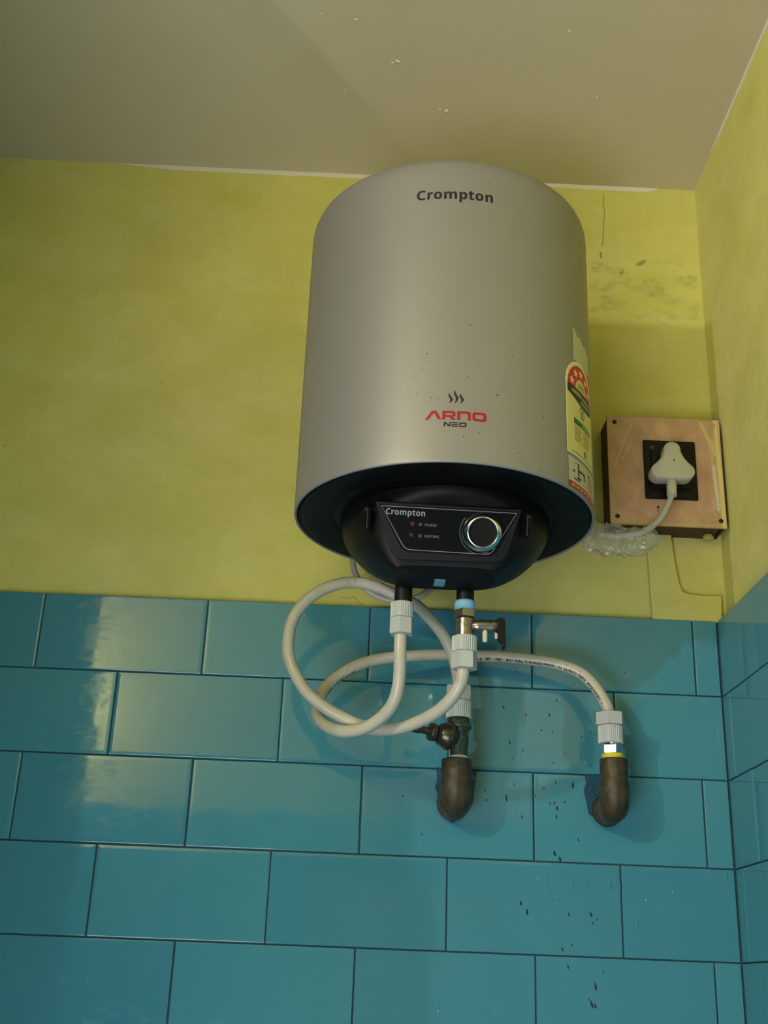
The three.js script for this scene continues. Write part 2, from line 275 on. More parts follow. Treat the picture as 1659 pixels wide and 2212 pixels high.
// ---------------------------------------------------------------- the lamp
{
  const t = thing('wall_lamp', 'round white light bulb in a white wall holder on the left wall', 'lamp', [XL - 0.011, BULB.y, BULB.z]);
  const white = std({ color: lin(0.75, 0.74, 0.7), roughness: 0.4 });
  const hold = lathe([[0, 0], [0.045, 0], [0.045, 0.012], [0.03, 0.03], [0.022, 0.05], [0.02, 0.075], [0, 0.075]]); hold.rotateZ(-Math.PI / 2);
  obj('holder', hold, white, t);
  const base = lathe([[0.014, 0.07], [0.016, 0.085], [0.026, 0.115], [0.03, 0.135], [0, 0.135]]); base.rotateZ(-Math.PI / 2); obj('bulb_base', base, white, t);
  const dome = lathe([[0.0295, 0.135], [0.031, 0.15], [0.0295, 0.165], [0.024, 0.18], [0.014, 0.19], [0.0, 0.193]]); dome.rotateZ(-Math.PI / 2);
  obj('bulb_dome', dome, std({ color: lin(0.9, 0.9, 0.88), emissive: lin(0.9, 0.95, 1), emissiveIntensity: 30 }), t);
}

// ---------------------------------------------------------------- the water heater
const fonts = new FontLoader();
const bold = await fonts.loadAsync('fonts/droid/droid_sans_bold.typeface.json');
const regular = await fonts.loadAsync('fonts/droid/droid_sans_regular.typeface.json');
function lettering(text, font, width, height, depth) {       // raised print, centred, scaled to width x cap height
  const g = new TextGeometry(text, { font, size: 1, depth: 0.1, curveSegments: 5 }); g.computeBoundingBox(); const b = g.boundingBox;
  const gc = new TextGeometry(text[0], { font, size: 1, depth: 0.1, curveSegments: 5 }); gc.computeBoundingBox();
  const cap = gc.boundingBox.max.y - Math.max(0, gc.boundingBox.min.y);
  g.translate(-(b.min.x + b.max.x) / 2, -cap / 2, 0); g.scale(width / (b.max.x - b.min.x), height / cap, depth / 0.1); return g;
}
const HX = 0.527, HZ = 0.185, HR = 0.165, HB = 0.0395, HT = 0.4075;
function onDrum(g, deg, y, lift = 0.0001) {                  // bend a flat geometry round the drum (drum axis at the origin)
  const p = g.attributes.position; for (let i = 0; i < p.count; i++) { const a = deg * Math.PI / 180 + p.getX(i) / HR, r = HR + lift + p.getZ(i); p.setXYZ(i, r * Math.sin(a), y + p.getY(i), r * Math.cos(a)); }
  g.computeVertexNormals(); return g;
}
const flatShape = (pts) => { const s = new THREE.Shape(); pts.forEach(([x, y], i) => i ? s.lineTo(x, y) : s.moveTo(x, y)); return s; };
const raise = (shapes, depth = 0.0002) => new THREE.ExtrudeGeometry(shapes, { depth, bevelEnabled: false, curveSegments: 6 });
function drumPatch(d0, d1, y0, top, lift, th, nx = 24) {     // a sticker: columns from y0 to top(u), closed sides, uv 0..1 over the whole height
  const P = [], U = [], I = [], ym = Math.max(...Array.from({ length: nx + 1 }, (_, i) => top(i / nx)));
  for (const k of [1, 0]) for (let i = 0; i <= nx; i++) { const u = i / nx, a = (d0 + (d1 - d0) * u) * Math.PI / 180, r = HR + lift + (k ? th : 0); for (const y of [y0, top(u)]) { P.push(r * Math.sin(a), y, r * Math.cos(a)); U.push(u, (y - y0) / (ym - y0)); } }
  for (let i = 0; i < nx; i++) { const a = i * 2; I.push(a, a + 2, a + 1, a + 1, a + 2, a + 3); const o = (nx + 1) * 2 + a; I.push(a + 1, a + 3, o + 1, o + 1, a + 3, o + 3, a, o, a + 2, a + 2, o, o + 2); }
  const g = new THREE.BufferGeometry(); g.setAttribute('position', new THREE.Float32BufferAttribute(P, 3)); g.setAttribute('uv', new THREE.Float32BufferAttribute(U, 2)); g.setIndex(I); g.computeVertexNormals(); return g;
}
const K = {
  silver: phy({ color: lin(0.28, 0.268, 0.256), metalness: 0.3, roughness: 0.45 }),
  black: phy({ color: lin(0.005, 0.005, 0.0055), roughness: 0.5, specularIntensity: 0.5 }),
  underside: phy({ color: lin(0.003, 0.003, 0.0032), roughness: 0.55, specularIntensity: 0.4 }),
  gloss: phy({ color: lin(0.004, 0.004, 0.0045), roughness: 0.22, specularIntensity: 0.45 }),
  chrome: std({ color: lin(0.82, 0.82, 0.8), metalness: 1, roughness: 0.12 }),
  greyPrint: std({ color: lin(0.27, 0.28, 0.27), roughness: 0.5 }),
  dimPrint: std({ color: lin(0.12, 0.12, 0.12), roughness: 0.5 }),
  darkPrint: std({ color: lin(0.01, 0.01, 0.01), roughness: 0.55 }),
  redPrint: std({ color: lin(0.36, 0.003, 0.01), roughness: 0.5 }),
  pvc: phy({ color: lin(0.5, 0.48, 0.4), roughness: 0.32 }),
  nylon: phy({ color: lin(0.47, 0.5, 0.48), roughness: 0.38 }),
  steel: std({ color: lin(0.4, 0.4, 0.4), metalness: 1, roughness: 0.35 }),
};
const heater = thing('water_heater', 'silver drum water heater with black underside, chrome ringed knob and red lettering', 'water heater', [HX, 0, HZ]);
{
  const drum = lathe([[0.1608, HB + 0.006], [0.1618, HB + 0.0012], [0.1632, HB], [0.1644, HB + 0.0009], [HR, HB + 0.003], [HR, HB + 0.02], [HR, 0.2], [HR, HT - 0.02], [HR - 0.0004, HT - 0.011], [HR - 0.0025, HT - 0.0045], [HR - 0.007, HT - 0.001], [HR - 0.012, HT], [0.05, HT + 0.002], [0, HT + 0.002]], 128);
  const body = obj('drum', drum, K.silver, heater);
  obj('bottom_cover', lathe([[0, 0.0455], [0.112, 0.0455], [0.1195, 0.0425], [0.122, 0.0465], [0.1255, 0.0425], [0.154, 0.0415], [0.1616, 0.0412], [0.1617, 0.05], [0, 0.05]].reverse(), 128), K.underside, heater);
  for (const s of [-1, 1]) obj('hanging_bracket', [rbox(0.03, 0.05, 0.006, 0.002, s * 0.07, 0.33, ZP + 0.003 - HZ), rbox(0.03, 0.006, 0.036, 0.002, s * 0.07, 0.33, ZP + 0.018 - HZ)], K.steel, heater);

  // boss under the drum: from a round root to a narrow flat chin
  const N = 160, L = 36, P = [], I = [], zPlane = (y) => 0.2705 + (y - 0.0245) * 0.382;
  for (let j = 0; j <= L; j++) {
    const t = j / L, d = Math.sin(t * Math.PI / 2), y0 = 0.0445 - 0.0755 * d, q = d ** 2.0, e = 1 - 0.45 * q;
    const ax = 0.1165 + (0.0525 - 0.1165) * q, az = 0.1165 + (0.031 - 0.1165) * q, cx = 0.0025 - 0.0035 * q, cz = 0.1655 + (0.231 - 0.1655) * q;
    for (let i = 0; i < N; i++) {
      const a = i / N * Math.PI * 2, c = Math.cos(a), s = Math.sin(a);
      const x = cx + ax * Math.sign(c) * Math.abs(c) ** e; let z = cz + az * Math.sign(s) * Math.abs(s) ** e;
      const y = y0 - q * 0.0105 * Math.max(0, Math.min(1, (0.262 - z) / 0.062)); const lim = zPlane(y) - 0.005 + Math.max(0, y - 0.026) * 1.2, k = 0.012, h = Math.max(0, k - Math.abs(z - lim)) / k; z = Math.min(z, lim) - h * h * k / 4;
      P.push(x, y, z - HZ);
    }
  }
  for (let j = 0; j < L; j++) for (let i = 0; i < N; i++) { const a = j * N + i, b = j * N + (i + 1) % N; I.push(a, b, a + N, b, b + N, a + N); }
  P.push(0.0005, -0.0362, 0.229 - HZ); const c0 = (L + 1) * N; for (let i = 0; i < N; i++) I.push(L * N + i, L * N + (i + 1) % N, c0);
  let bg = new THREE.BufferGeometry(); bg.setAttribute('position', new THREE.Float32BufferAttribute(P, 3)); bg.setIndex(I); bg.computeVertexNormals();
  bg.setAttribute('uv', new THREE.Float32BufferAttribute(new Float32Array(bg.attributes.position.count * 2), 2));
  const boss = obj('control_housing', bg, K.black, heater);

  // everything on the sloping panel is built flat (x right, y up, z out) and then set on the slope
  const toPanel = (g) => { const q = Math.atan2(0.017, 0.0445); g.rotateX(q); g.translate(0, 0.0245, 0.272 - HZ); return g; };
  const rounded = (pts, rad) => { const s = new THREE.Shape(), n = pts.length; pts.forEach((p, i) => { const a = pts[(i + n - 1) % n], b = pts[(i + 1) % n], r = rad[i]; const cut = (q) => { const d = Math.hypot(q[0] - p[0], q[1] - p[1]); return [p[0] + (q[0] - p[0]) * r / d, p[1] + (q[1] - p[1]) * r / d]; }; const A = cut(a), B = cut(b); i ? s.lineTo(...A) : s.moveTo(...A); s.quadraticCurveTo(p[0], p[1], ...B); }); s.closePath(); return s; };
  const outer = [[-0.0755, 0.0018], [0.0745, -0.0003], [0.0590, -0.0545], [-0.0545, -0.0560]];
  const g1 = new THREE.ExtrudeGeometry(rounded(outer, [0.002, 0.002, 0.012, 0.012]), { depth: 0.05, bevelEnabled: true, bevelThickness: 0.0012, bevelSize: 0.001, bevelSegments: 3 });
  g1.translate(0, 0, -0.0525); const pz = g1.attributes.position;   // the block leans back into the boss: its rear narrows
  for (let i = 0; i < pz.count; i++) if (pz.getZ(i) < -0.02) { pz.setX(i, pz.getX(i) * 0.8); pz.setY(i, Math.max(-0.03, pz.getY(i) * 0.55)); }
  g1.computeVertexNormals();
  const block = obj('panel_block', toPanel(g1), K.black, heater);
  const inset = [[-0.0722, -0.0006], [0.0716, -0.0024], [0.0478, -0.0492], [-0.0462, -0.0478]];
  obj('panel_face', toPanel(raise(rounded(inset, [0.0015, 0.0015, 0.0075, 0.0075]), 0.0006).translate(0, 0, -0.0002)), K.gloss, heater);
  const a = [[-0.0706, -0.0004 - 0.0010], [0.0702, -0.0028 - 0.0006], [0.0452, -0.0478], [-0.0440, -0.0462]], b = a.map(([x, y]) => [x * 0.986, -0.0245 + (y + 0.0245) * 0.965]);
  const line = rounded(a, [0.001, 0.001, 0.0065, 0.0065]); line.holes.push(rounded(b, [0.001, 0.001, 0.006, 0.006]));
  obj('panel_outline', toPanel(raise(line, 0.0002).translate(0, 0, 0.0004)), std({ color: lin(0.2, 0.2, 0.2), roughness: 0.4 }), heater);
  const put = (g, x, y, tilt = -0.018) => { g.rotateZ(tilt); g.translate(x, y, 0.0004); return toPanel(g); };
  obj('panel_lettering', put(lettering('Crompton', bold, 0.0405, 0.0062, 0.0002), -0.0448, -0.0075), K.greyPrint, heater).userData.label = 'grey lettering on the black panel';
  obj('panel_lettering', put(lettering('POWER', bold, 0.0120, 0.0027, 0.0001), -0.0182, -0.0198), K.dimPrint, heater);
  obj('panel_lettering', put(lettering('HEATING', bold, 0.0150, 0.0027, 0.0001), -0.0168, -0.0313), K.dimPrint, heater);
  const dot = (r, h) => { const g = cyl(r * 0.85, r, h, 20); g.rotateX(Math.PI / 2); return g; };
  obj('indicator_lamp', put(dot(0.0026, 0.0012), -0.0372, -0.019), std({ color: lin(0.09, 0.006, 0.006), roughness: 0.3 }), heater).userData.label = 'dark red indicator lamp';
  obj('indicator_lamp', put(dot(0.0024, 0.001), -0.0380, -0.0305), std({ color: lin(0.02, 0.018, 0.018), roughness: 0.3 }), heater);
  for (const y of [-0.0195, -0.0313]) obj('panel_mark', put(dot(0.0022, 0.0003), -0.029, y), std({ color: lin(0.035, 0.035, 0.036), roughness: 0.4 }), heater);
  // knob
  const turnOut = (g) => { g.rotateX(Math.PI / 2); g.translate(0.0347, -0.0249, 0); return toPanel(g); };
  const knob = obj('knob', turnOut(lathe([[0, 0.0085], [0.0130, 0.0086], [0.0142, 0.0090], [0.0150, 0.0088], [0.019, 0.001], [0.0192, 0.0004], [0, 0.0004]].reverse(), 64)), K.underside, heater);
  obj('chrome_ring', turnOut(lathe([[0.0141, 0.0090], [0.0143, 0.0114], [0.0147, 0.0123], [0.0154, 0.0124], [0.0168, 0.0118], [0.0186, 0.0104], [0.0200, 0.0080], [0.0206, 0.0045], [0.0206, 0.001], [0.0190, 0.001]].reverse(), 64)), K.chrome, knob).userData.label = 'polished chrome ring';
  const arc = new THREE.TorusGeometry(0.0228, 0.0005, 6, 40, Math.PI * 0.62); arc.rotateZ(Math.PI * 0.78);
  obj('coloured_mark', toPanel(arc.translate(0.0347, -0.0249, 0.0004)), std({ color: lin(0.05, 0.1, 0.17), roughness: 0.4 }), heater);  // bluish reflection at the left of the knob, painted as an arc
  obj('coloured_mark', put(dot(0.0035, 0.0003).scale(1.3, 0.6, 1), 0.0395, -0.0462), std({ color: lin(0.16, 0.008, 0.015), roughness: 0.5 }), heater).userData.label = 'dark red hot mark';
  // screw lugs either side of the panel
  for (const s of [-1, 1]) {
    const lug = new THREE.CapsuleGeometry(0.0042, 0.016, 6, 16); lug.translate(s * 0.0835, -0.017, -0.012);
    const l = obj('screw_lug', toPanel(lug), K.gloss, heater);
    const eye = new THREE.SphereGeometry(0.0048, 16, 12); eye.translate(s * 0.0842, -0.0065, -0.0125); obj('screw_head', toPanel(eye), K.black, l);
  }
  // tab on the chin
  obj('tape_tab', [rbox(0.0115, 0.0008, 0.0150, 0.0003, 0, 0, 0).rotateX(-0.168).rotateY(0.05).translate(-0.0050, -0.0392, 0.0300)], std({ color: lin(0.16, 0.33, 0.45), roughness: 0.5 }), heater).userData.label = 'pale blue tab of tape';
  // pipe stubs
  for (const x of [0.4852, 0.5515]) obj('pipe_stub', along(lathe([[0, 0], [0.0096, 0], [0.0096, 0.05], [0, 0.05]], 32), [x - HX, -0.068, 0.0065], [x - HX, 0.1, 0.0065]), K.black, heater);

  // print on the drum
  obj('drum_lettering', onDrum(lettering('Crompton', bold, 0.0826, 0.0122, 0.00025), -1.75, 0.3562), K.darkPrint, heater).userData.label = 'black lettering at the top of the drum';
  const w = 0.0030;
  const A = flatShape([[0, 0], [0.0035, 0], [0.0082, 0.0068], [0.0092, 0.0068], [0.0128, 0], [0.0163, 0], [0.0113, 0.0097], [0.0067, 0.0097]]);
  const Rl = flatShape([[0, 0], [w, 0], [w, 0.0027], [0.0068, 0.0027], [0.0095, 0], [0.0135, 0], [0.0103, 0.0029], [0.0130, 0.0042], [0.0130, 0.0078], [0.0112, 0.0097], [0, 0.0097]]); Rl.holes.push(flatShape([[w, 0.0051], [0.0098, 0.0051], [0.0102, 0.0056], [0.0102, 0.0068], [0.0098, 0.0073], [w, 0.0073]]));
  const Nl = flatShape([[0, 0], [w, 0], [w, 0.0072], [0.0098, 0.0072], [0.0108, 0.0063], [0.0108, 0], [0.0136, 0], [0.0136, 0.0078], [0.0117, 0.0097], [0, 0.0097]]);
  const Ol = flatShape([[0.002, 0], [0.0122, 0], [0.0141, 0.0019], [0.0141, 0.0078], [0.0122, 0.0097], [0.002, 0.0097], [0, 0.0078], [0, 0.0019]]); Ol.holes.push(flatShape([[0.0034, 0.0024], [0.0029, 0.003], [0.0029, 0.0067], [0.0034, 0.0073], [0.0107, 0.0073], [0.0112, 0.0067], [0.0112, 0.003], [0.0107, 0.0024]]));
  const word = (list) => { const gs = list.map(([s, x]) => raise(s).translate(x, 0, 0)); return merge(gs); };
  obj('drum_lettering', onDrum(word([[A, 0], [Rl, 0.0170], [Nl, 0.0318], [Ol, 0.0470]]).translate(-0.0305, -0.00485, 0), -0.2, 0.0904), K.redPrint, heater).userData.label = 'bold red lettering low on the drum';
  const Nn = flatShape([[0, 0], [0.0014, 0], [0.0014, 0.0034], [0.0052, 0], [0.0068, 0], [0.0068, 0.005], [0.0054, 0.005], [0.0054, 0.0017], [0.0016, 0.005], [0, 0.005]]);
  const bar = flatShape([[0, 0], [0.0066, 0], [0.0066, 0.0011], [0, 0.0011]]);
  const Oo = flatShape([[0.001, 0], [0.0061, 0], [0.0071, 0.001], [0.0071, 0.004], [0.0061, 0.005], [0.001, 0.005], [0, 0.004], [0, 0.001]]); Oo.holes.push(flatShape([[0.0014, 0.0013], [0.0014, 0.0037], [0.0057, 0.0037], [0.0057, 0.0013]]));
  obj('drum_lettering', onDrum(merge([[Nn, 0, 0], [bar, 0.0078, 0], [bar, 0.0078, 0.00195], [bar, 0.0078, 0.0039], [Oo, 0.0154, 0]].map(([s, x, y]) => raise(s).translate(x, y, 0))).translate(-0.0112, -0.0025, 0), -0.45, 0.0804), K.darkPrint, heater).userData.label = 'small black lettering under the red word';
  const wave = (h) => { const n = 14, Lp = [], Rp = []; for (let i = 0; i <= n; i++) { const t = i / n, x = 0.0013 * Math.sin((t - 0.12) * Math.PI * 2.1) * (0.75 + 0.25 * h / 0.015), ww = 0.00135 * Math.sin(Math.PI * Math.min(1, t * 1.02)) ** 0.8; Lp.push([x - ww, t * h]); Rp.unshift([x + ww, t * h]); } return flatShape([...Lp, ...Rp.slice(1, -1)]); };
  obj('steam_emblem', onDrum(merge([[wave(0.0112), -0.0055, 0.0002], [wave(0.0150), 0, 0], [wave(0.0112), 0.0055, 0.0002]].map(([s, x, y]) => raise(s).translate(x, y, 0))).translate(0, -0.0075, 0), -0.3, 0.1111), K.darkPrint, heater).userData.label = 'three wavy black steam lines';

  // dirt specks on the paint
  const S = '0.5586,0.3763 0.5502,0.1769 0.4964,0.1603 0.4936,0.1511 0.4919,0.1420 0.4872,0.1317 0.5376,0.1343 0.5683,0.1180 0.5614,0.1266 0.5733,0.1249 0.6175,0.1062 0.5344,0.0673 0.5499,0.0735 0.5015,0.1102 0.5084,0.1095 0.4876,0.1150 0.6059,0.2182 0.5400,0.1948 0.5843,0.1660 0.6222,0.0944 0.5896,0.0583 0.5261,0.1082 0.6136,0.0467'.split(' ').map((s) => s.split(',').map(Number));
  for (let i = 0; i < 46; i++) S.push([0.527 + rs(-0.045, 0.075), rs(0.098, 0.165)]);
  const G = S.map(([x, y], i) => { const g = new THREE.SphereGeometry(1, 8, 6); const s = i === 7 ? 0.0011 : i < 23 ? rs(0.0005, 0.0008) : rs(0.0002, 0.0004); g.scale(s, s * rs(0.8, 1.6), 0.0002); g.rotateZ(rs(-0.8, 0.8)); return onDrum(g, Math.asin(Math.max(-1, Math.min(1, (x - HX) / HR))) * 180 / Math.PI, y, 0); });
  obj('dirt_specks', G, std({ color: lin(0.1, 0.09, 0.06), roughness: 0.8 }), body).userData.kind = 'stuff';

  // energy label
  const starMap = canvasTexture(512, 868, (x, w2, h2) => {
    x.fillStyle = '#d9cf86'; x.fillRect(0, 0, w2, h2); x.strokeStyle = '#e9e5cf'; x.lineWidth = 26; x.beginPath(); x.moveTo(0, h2); x.lineTo(0, 256); x.arc(256, 256, 252, Math.PI, 0); x.lineTo(512, h2); x.closePath(); x.stroke();
    x.fillStyle = '#c81a18'; x.beginPath(); x.arc(256, 262, 226, Math.PI, 0); x.fill();
    x.fillStyle = '#d9cf86'; x.beginPath(); x.arc(256, 262, 108, Math.PI, 0); x.fill();
    x.fillStyle = '#5d6a35'; x.fillRect(196, 196, 120, 14); x.fillRect(184, 222, 144, 14);
    const star = (cx, cy, r) => { x.beginPath(); for (let i = 0; i < 10; i++) { const a = -Math.PI / 2 + i * Math.PI / 5, q = i % 2 ? r * 0.45 : r; x.lineTo(cx + q * Math.cos(a), cy + q * Math.sin(a)); } x.closePath(); x.fill(); };
    x.fillStyle = '#e6cfc4'; for (let i = 0; i < 5; i++) { const a = Math.PI * (1 + (i + 0.5) / 5); star(256 + 168 * Math.cos(a), 262 + 168 * Math.sin(a), 42); }
    x.fillStyle = '#17160f'; x.beginPath(); x.moveTo(26, 256); x.lineTo(486, 256); x.lineTo(486, 380); x.lineTo(380, 400); x.lineTo(256, 400); x.lineTo(26, 330); x.closePath(); x.fill();
    x.fillStyle = '#8d8b78'; x.fillRect(90, 282, 170, 34); x.fillRect(280, 290, 170, 30); x.fillRect(240, 338, 200, 26);
    x.strokeStyle = '#5d6a35'; x.lineWidth = 12; x.beginPath(); x.ellipse(262, 446, 44, 50, 0, 0, 7); x.stroke(); x.fillStyle = '#3b4422'; x.fillRect(250, 420, 26, 66);
    x.fillStyle = '#0f5a2c'; x.fillRect(110, 536, 330, 50); x.fillStyle = '#77a06a'; x.fillRect(250, 546, 170, 28); x.fillStyle = '#c9c9a0'; x.fillRect(110, 512, 330, 18);
    x.fillStyle = '#7d7846'; for (let i = 0; i < 9; i++) { x.fillRect(116, 604 + i * 15, 90 + (i * 37) % 50, 8); x.fillRect(270, 604 + i * 15, 100 + (i * 53) % 60, 8); }
    x.fillStyle = '#3f7f92'; x.beginPath(); x.ellipse(300, 792, 30, 30, 0, 0, 7); x.fill(); x.fillStyle = '#7d7846'; x.fillRect(60, 836, 380, 10);
  });
  obj('energy_label', drumPatch(45.6, 70, 0.0815, (u) => 0.163 + 0.0345 * Math.sqrt(Math.max(0, 1 - ((u - 0.5) / 0.5) ** 2)), 0.0001, 0.0003, 40), std({ map: starMap, roughness: 0.45 }), heater).userData.label = 'cream label with a red arc of white stars';
  const warnMap = canvasTexture(512, 320, (x) => {
    x.fillStyle = '#bdb8a4'; x.fillRect(0, 0, 512, 320); x.fillStyle = '#a8231c'; x.fillRect(0, 255, 512, 65);
    x.fillStyle = '#d9b9a6'; for (let i = 0; i < 7; i++) x.fillRect(40 + i * 62, 278, 44, 16);
    x.fillStyle = '#161a17'; x.fillRect(130, 30, 24, 130); x.fillRect(130, 90, 120, 26); x.fillRect(228, 100, 24, 70); x.fillRect(90, 40, 20, 8); x.fillRect(60, 120, 26, 26); x.fillRect(120, 172, 60, 26); x.fillRect(70, 205, 90, 14);
    x.fillStyle = '#b0604c'; for (let i = 0; i < 6; i++) x.fillRect(300 + (i % 2) * 14, 70 + i * 28, 120 + (i * 31) % 60, 14); x.fillStyle = '#161a17'; x.beginPath(); x.moveTo(350, 40); x.lineTo(376, 70); x.lineTo(324, 70); x.fill();
  });
  obj('warning_label', drumPatch(46.3, 72, HB + 0.0035, () => 0.0775, 0.0001, 0.0002), std({ map: warnMap, roughness: 0.45 }), heater).userData.label = 'white label with a red band at its foot';
  obj('sticker_residue', drumPatch(51.6, 68, 0.197, (u) => 0.2345 - 0.012 * u + 0.002 * Math.sin(u * 19), 0.0001, 0.0002), std({ color: lin(0.5, 0.52, 0.33), roughness: 0.6 }), heater).userData.label = 'pale green torn sticker';
}

// ---------------------------------------------------------------- hoses
function hoseMaterial(len, spans, offset) {                  // white hose with a line of worn black print along part of it
  const map = canvasTexture(2048, 96, (x, w, h) => {
    x.fillStyle = '#bdb9a8'; x.fillRect(0, 0, w, h);
    for (let i = 0; i < 260; i++) { x.fillStyle = `rgba(150,130,85,${rs(0.03, 0.16)})`; x.beginPath(); x.ellipse(rnd() * w, rnd() * h, rs(2, 22), rs(1, 7), 0, 0, 7); x.fill(); }
    for (let i = 0; i < 20; i++) { x.fillStyle = `rgba(120,95,50,${rs(0.2, 0.5)})`; x.beginPath(); x.ellipse(rnd() * w, rnd() * h, rs(2, 5), rs(2, 4), 0, 0, 7); x.fill(); }
    for (const [a, b, v] of spans) { let u = a * w; while (u < b * w) { const L = rs(3, 8); x.fillStyle = `rgba(35,35,32,${rs(0.45, 0.9)})`; x.fillRect(u, v * h - 4 + rs(-1, 1), L, rs(5, 9)); u += L + (rnd() < 0.2 ? rs(8, 16) : rs(1.5, 3)); } }
  });
  return phy({ map, roughness: 0.3 });
}
function hose(name, label, pts, spans, nuts) {
  const t = thing(name, label, 'hose', pts[0]), o = pts[0], at = (p) => [p[0] - o[0], p[1] - o[1], p[2] - o[2]];
  obj('tube', tube(pts.map(at), 0.0068, 220, 18), hoseMaterial(0, spans), t);
  for (const [x, z, ka, kb, ha, hb, kr, hr, turn] of nuts) {
    const n = obj('compression_nut', prismY(knurlPoly(kr, 36, 0.0007), Math.min(ka, kb), Math.max(ka, kb), 0.0008).translate(...at([x, 0, z])), K.nylon, t);
    const lo = Math.min(ha, hb), hi = Math.max(ha, hb);
    obj('hex_collar', [prismY(hexPoly(hr, turn), lo, hi, 0.001).translate(...at([x, 0, z])), along(cyl(kr * 0.86, kr * 0.86, 0.004, 24), at([x, (Math.abs(ka - hb) < Math.abs(kb - ha) ? ka : kb), z]), at([x, 9, z]))], K.nylon, n);
  }
  return t;
}
const A = [[0.4844, -0.0745, 0.19], [0.4837, -0.0924, 0.19], [0.4836, -0.105, 0.19], [0.4841, -0.1247, 0.187], [0.4831, -0.1449, 0.181], [0.4781, -0.1608, 0.172], [0.4671, -0.1729, 0.16], [0.4499, -0.1822, 0.147], [0.4298, -0.1836, 0.132], [0.4111, -0.1767, 0.116], [0.4003, -0.1658, 0.103], [0.3964, -0.1555, 0.094], [0.3978, -0.1393, 0.084], [0.4027, -0.126, 0.078], [0.4144, -0.1106, 0.07], [0.4317, -0.0961, 0.062], [0.4507, -0.0855, 0.055], [0.4701, -0.0794, 0.05], [0.5029, -0.0733, 0.043], [0.5298, -0.0696, 0.038], [0.5632, -0.0682, 0.036], [0.5846, -0.0681, 0.037], [0.6047, -0.0683, 0.039], [0.6458, -0.0721, 0.044], [0.6728, -0.0767, 0.048], [0.6994, -0.0872, 0.052], [0.7149, -0.1027, 0.055], [0.725, -0.1196, 0.057], [0.7307, -0.1348, 0.058], [0.7310, -0.1482, 0.058]];
const B = [[0.5507, -0.104, 0.197], [0.55, -0.1264, 0.197], [0.547, -0.142, 0.194], [0.5378, -0.1565, 0.185], [0.5229, -0.1682, 0.171], [0.5061, -0.175, 0.156], [0.4866, -0.1796, 0.142], [0.4716, -0.1802, 0.133], [0.4561, -0.1783, 0.128], [0.4413, -0.1738, 0.125], [0.4228, -0.1655, 0.123], [0.404, -0.1552, 0.122], [0.3845, -0.1396, 0.121], [0.371, -0.12, 0.12], [0.3623, -0.0996, 0.118], [0.3603, -0.081, 0.116], [0.3625, -0.0597, 0.114], [0.3696, -0.0432, 0.113], [0.3826, -0.0276, 0.112], [0.4022, -0.0141, 0.11], [0.421, -0.0078, 0.108], [0.4403, -0.0068, 0.106], [0.4598, -0.0106, 0.103], [0.4768, -0.0161, 0.1], [0.4886, -0.0208, 0.097], [0.5046, -0.0266, 0.092], [0.5196, -0.0383, 0.084], [0.5335, -0.0512, 0.075], [0.5433, -0.0649, 0.068], [0.5514, -0.0832, 0.061], [0.5557, -0.1015, 0.058], [0.557, -0.1206, 0.058]];
hose('flexible_hose', 'white hose arching across the tiles from the heater to the right elbow', A, [[0.3, 0.46, 0.55], [0.7, 0.96, 0.5]], [
  [0.4842, 0.19, -0.0555, -0.0725, -0.0727, -0.0905, 0.0123, 0.0132, 0.35],
  [0.7312, 0.058, -0.1704, -0.1502, -0.1497, -0.1350, 0.0142, 0.0168, 0.2]]);
hose('flexible_hose', 'white hose in one big open loop from the safety valve to the left elbow', B, [[0.3, 0.45, 0.5]], [
  [0.5508, 0.197, -0.0919, -0.1087, -0.1090, -0.1269, 0.0134, 0.0138, 0.1],
  [0.5571, 0.058, -0.1485, -0.1286, -0.1281, -0.1110, 0.0147, 0.0158, 0.4]]);

// ---------------------------------------------------------------- plumbing
const noiseTex = (base, amp, f, s) => dataTexture(256, 256, (u, v) => { const n = tor(u, v, f, s) + 0.6 * tor(u, v, f * 3, s + 3); return base.map((b) => clamp(b * (1 + amp * n))); }, true);
const Q = {
  iron: std({ map: noiseTex([72, 64, 44], 0.35, 1.6, 3), roughness: 0.55, metalness: 0.25, bumpMap: repeatOf(plasterBump, 1), bumpScale: 0.0004 }),
  oldBrass: std({ color: lin(0.085, 0.078, 0.055), roughness: 0.3, metalness: 0.75 }),
  verdigris: std({ map: noiseTex([60, 76, 64], 0.4, 2, 5), roughness: 0.5, metalness: 0.45 }),
  brass: std({ color: lin(0.42, 0.33, 0.19), metalness: 0.9, roughness: 0.35 }),
  dull: std({ map: noiseTex([150, 142, 134], 0.3, 3, 6), metalness: 0.9, roughness: 0.3 }),
  chrome: std({ color: lin(0.8, 0.8, 0.78), metalness: 1, roughness: 0.1 }),
  tapeBlue: std({ color: lin(0.2, 0.45, 0.62), roughness: 0.6 }),
  tapeYellow: std({ color: lin(0.7, 0.56, 0.03), roughness: 0.55 }),
  ivory: std({ color: lin(0.6, 0.55, 0.4), roughness: 0.5 }),
};
const up = (x, z, list, seg = 40) => lathe(list, seg).translate(x, 0, z);
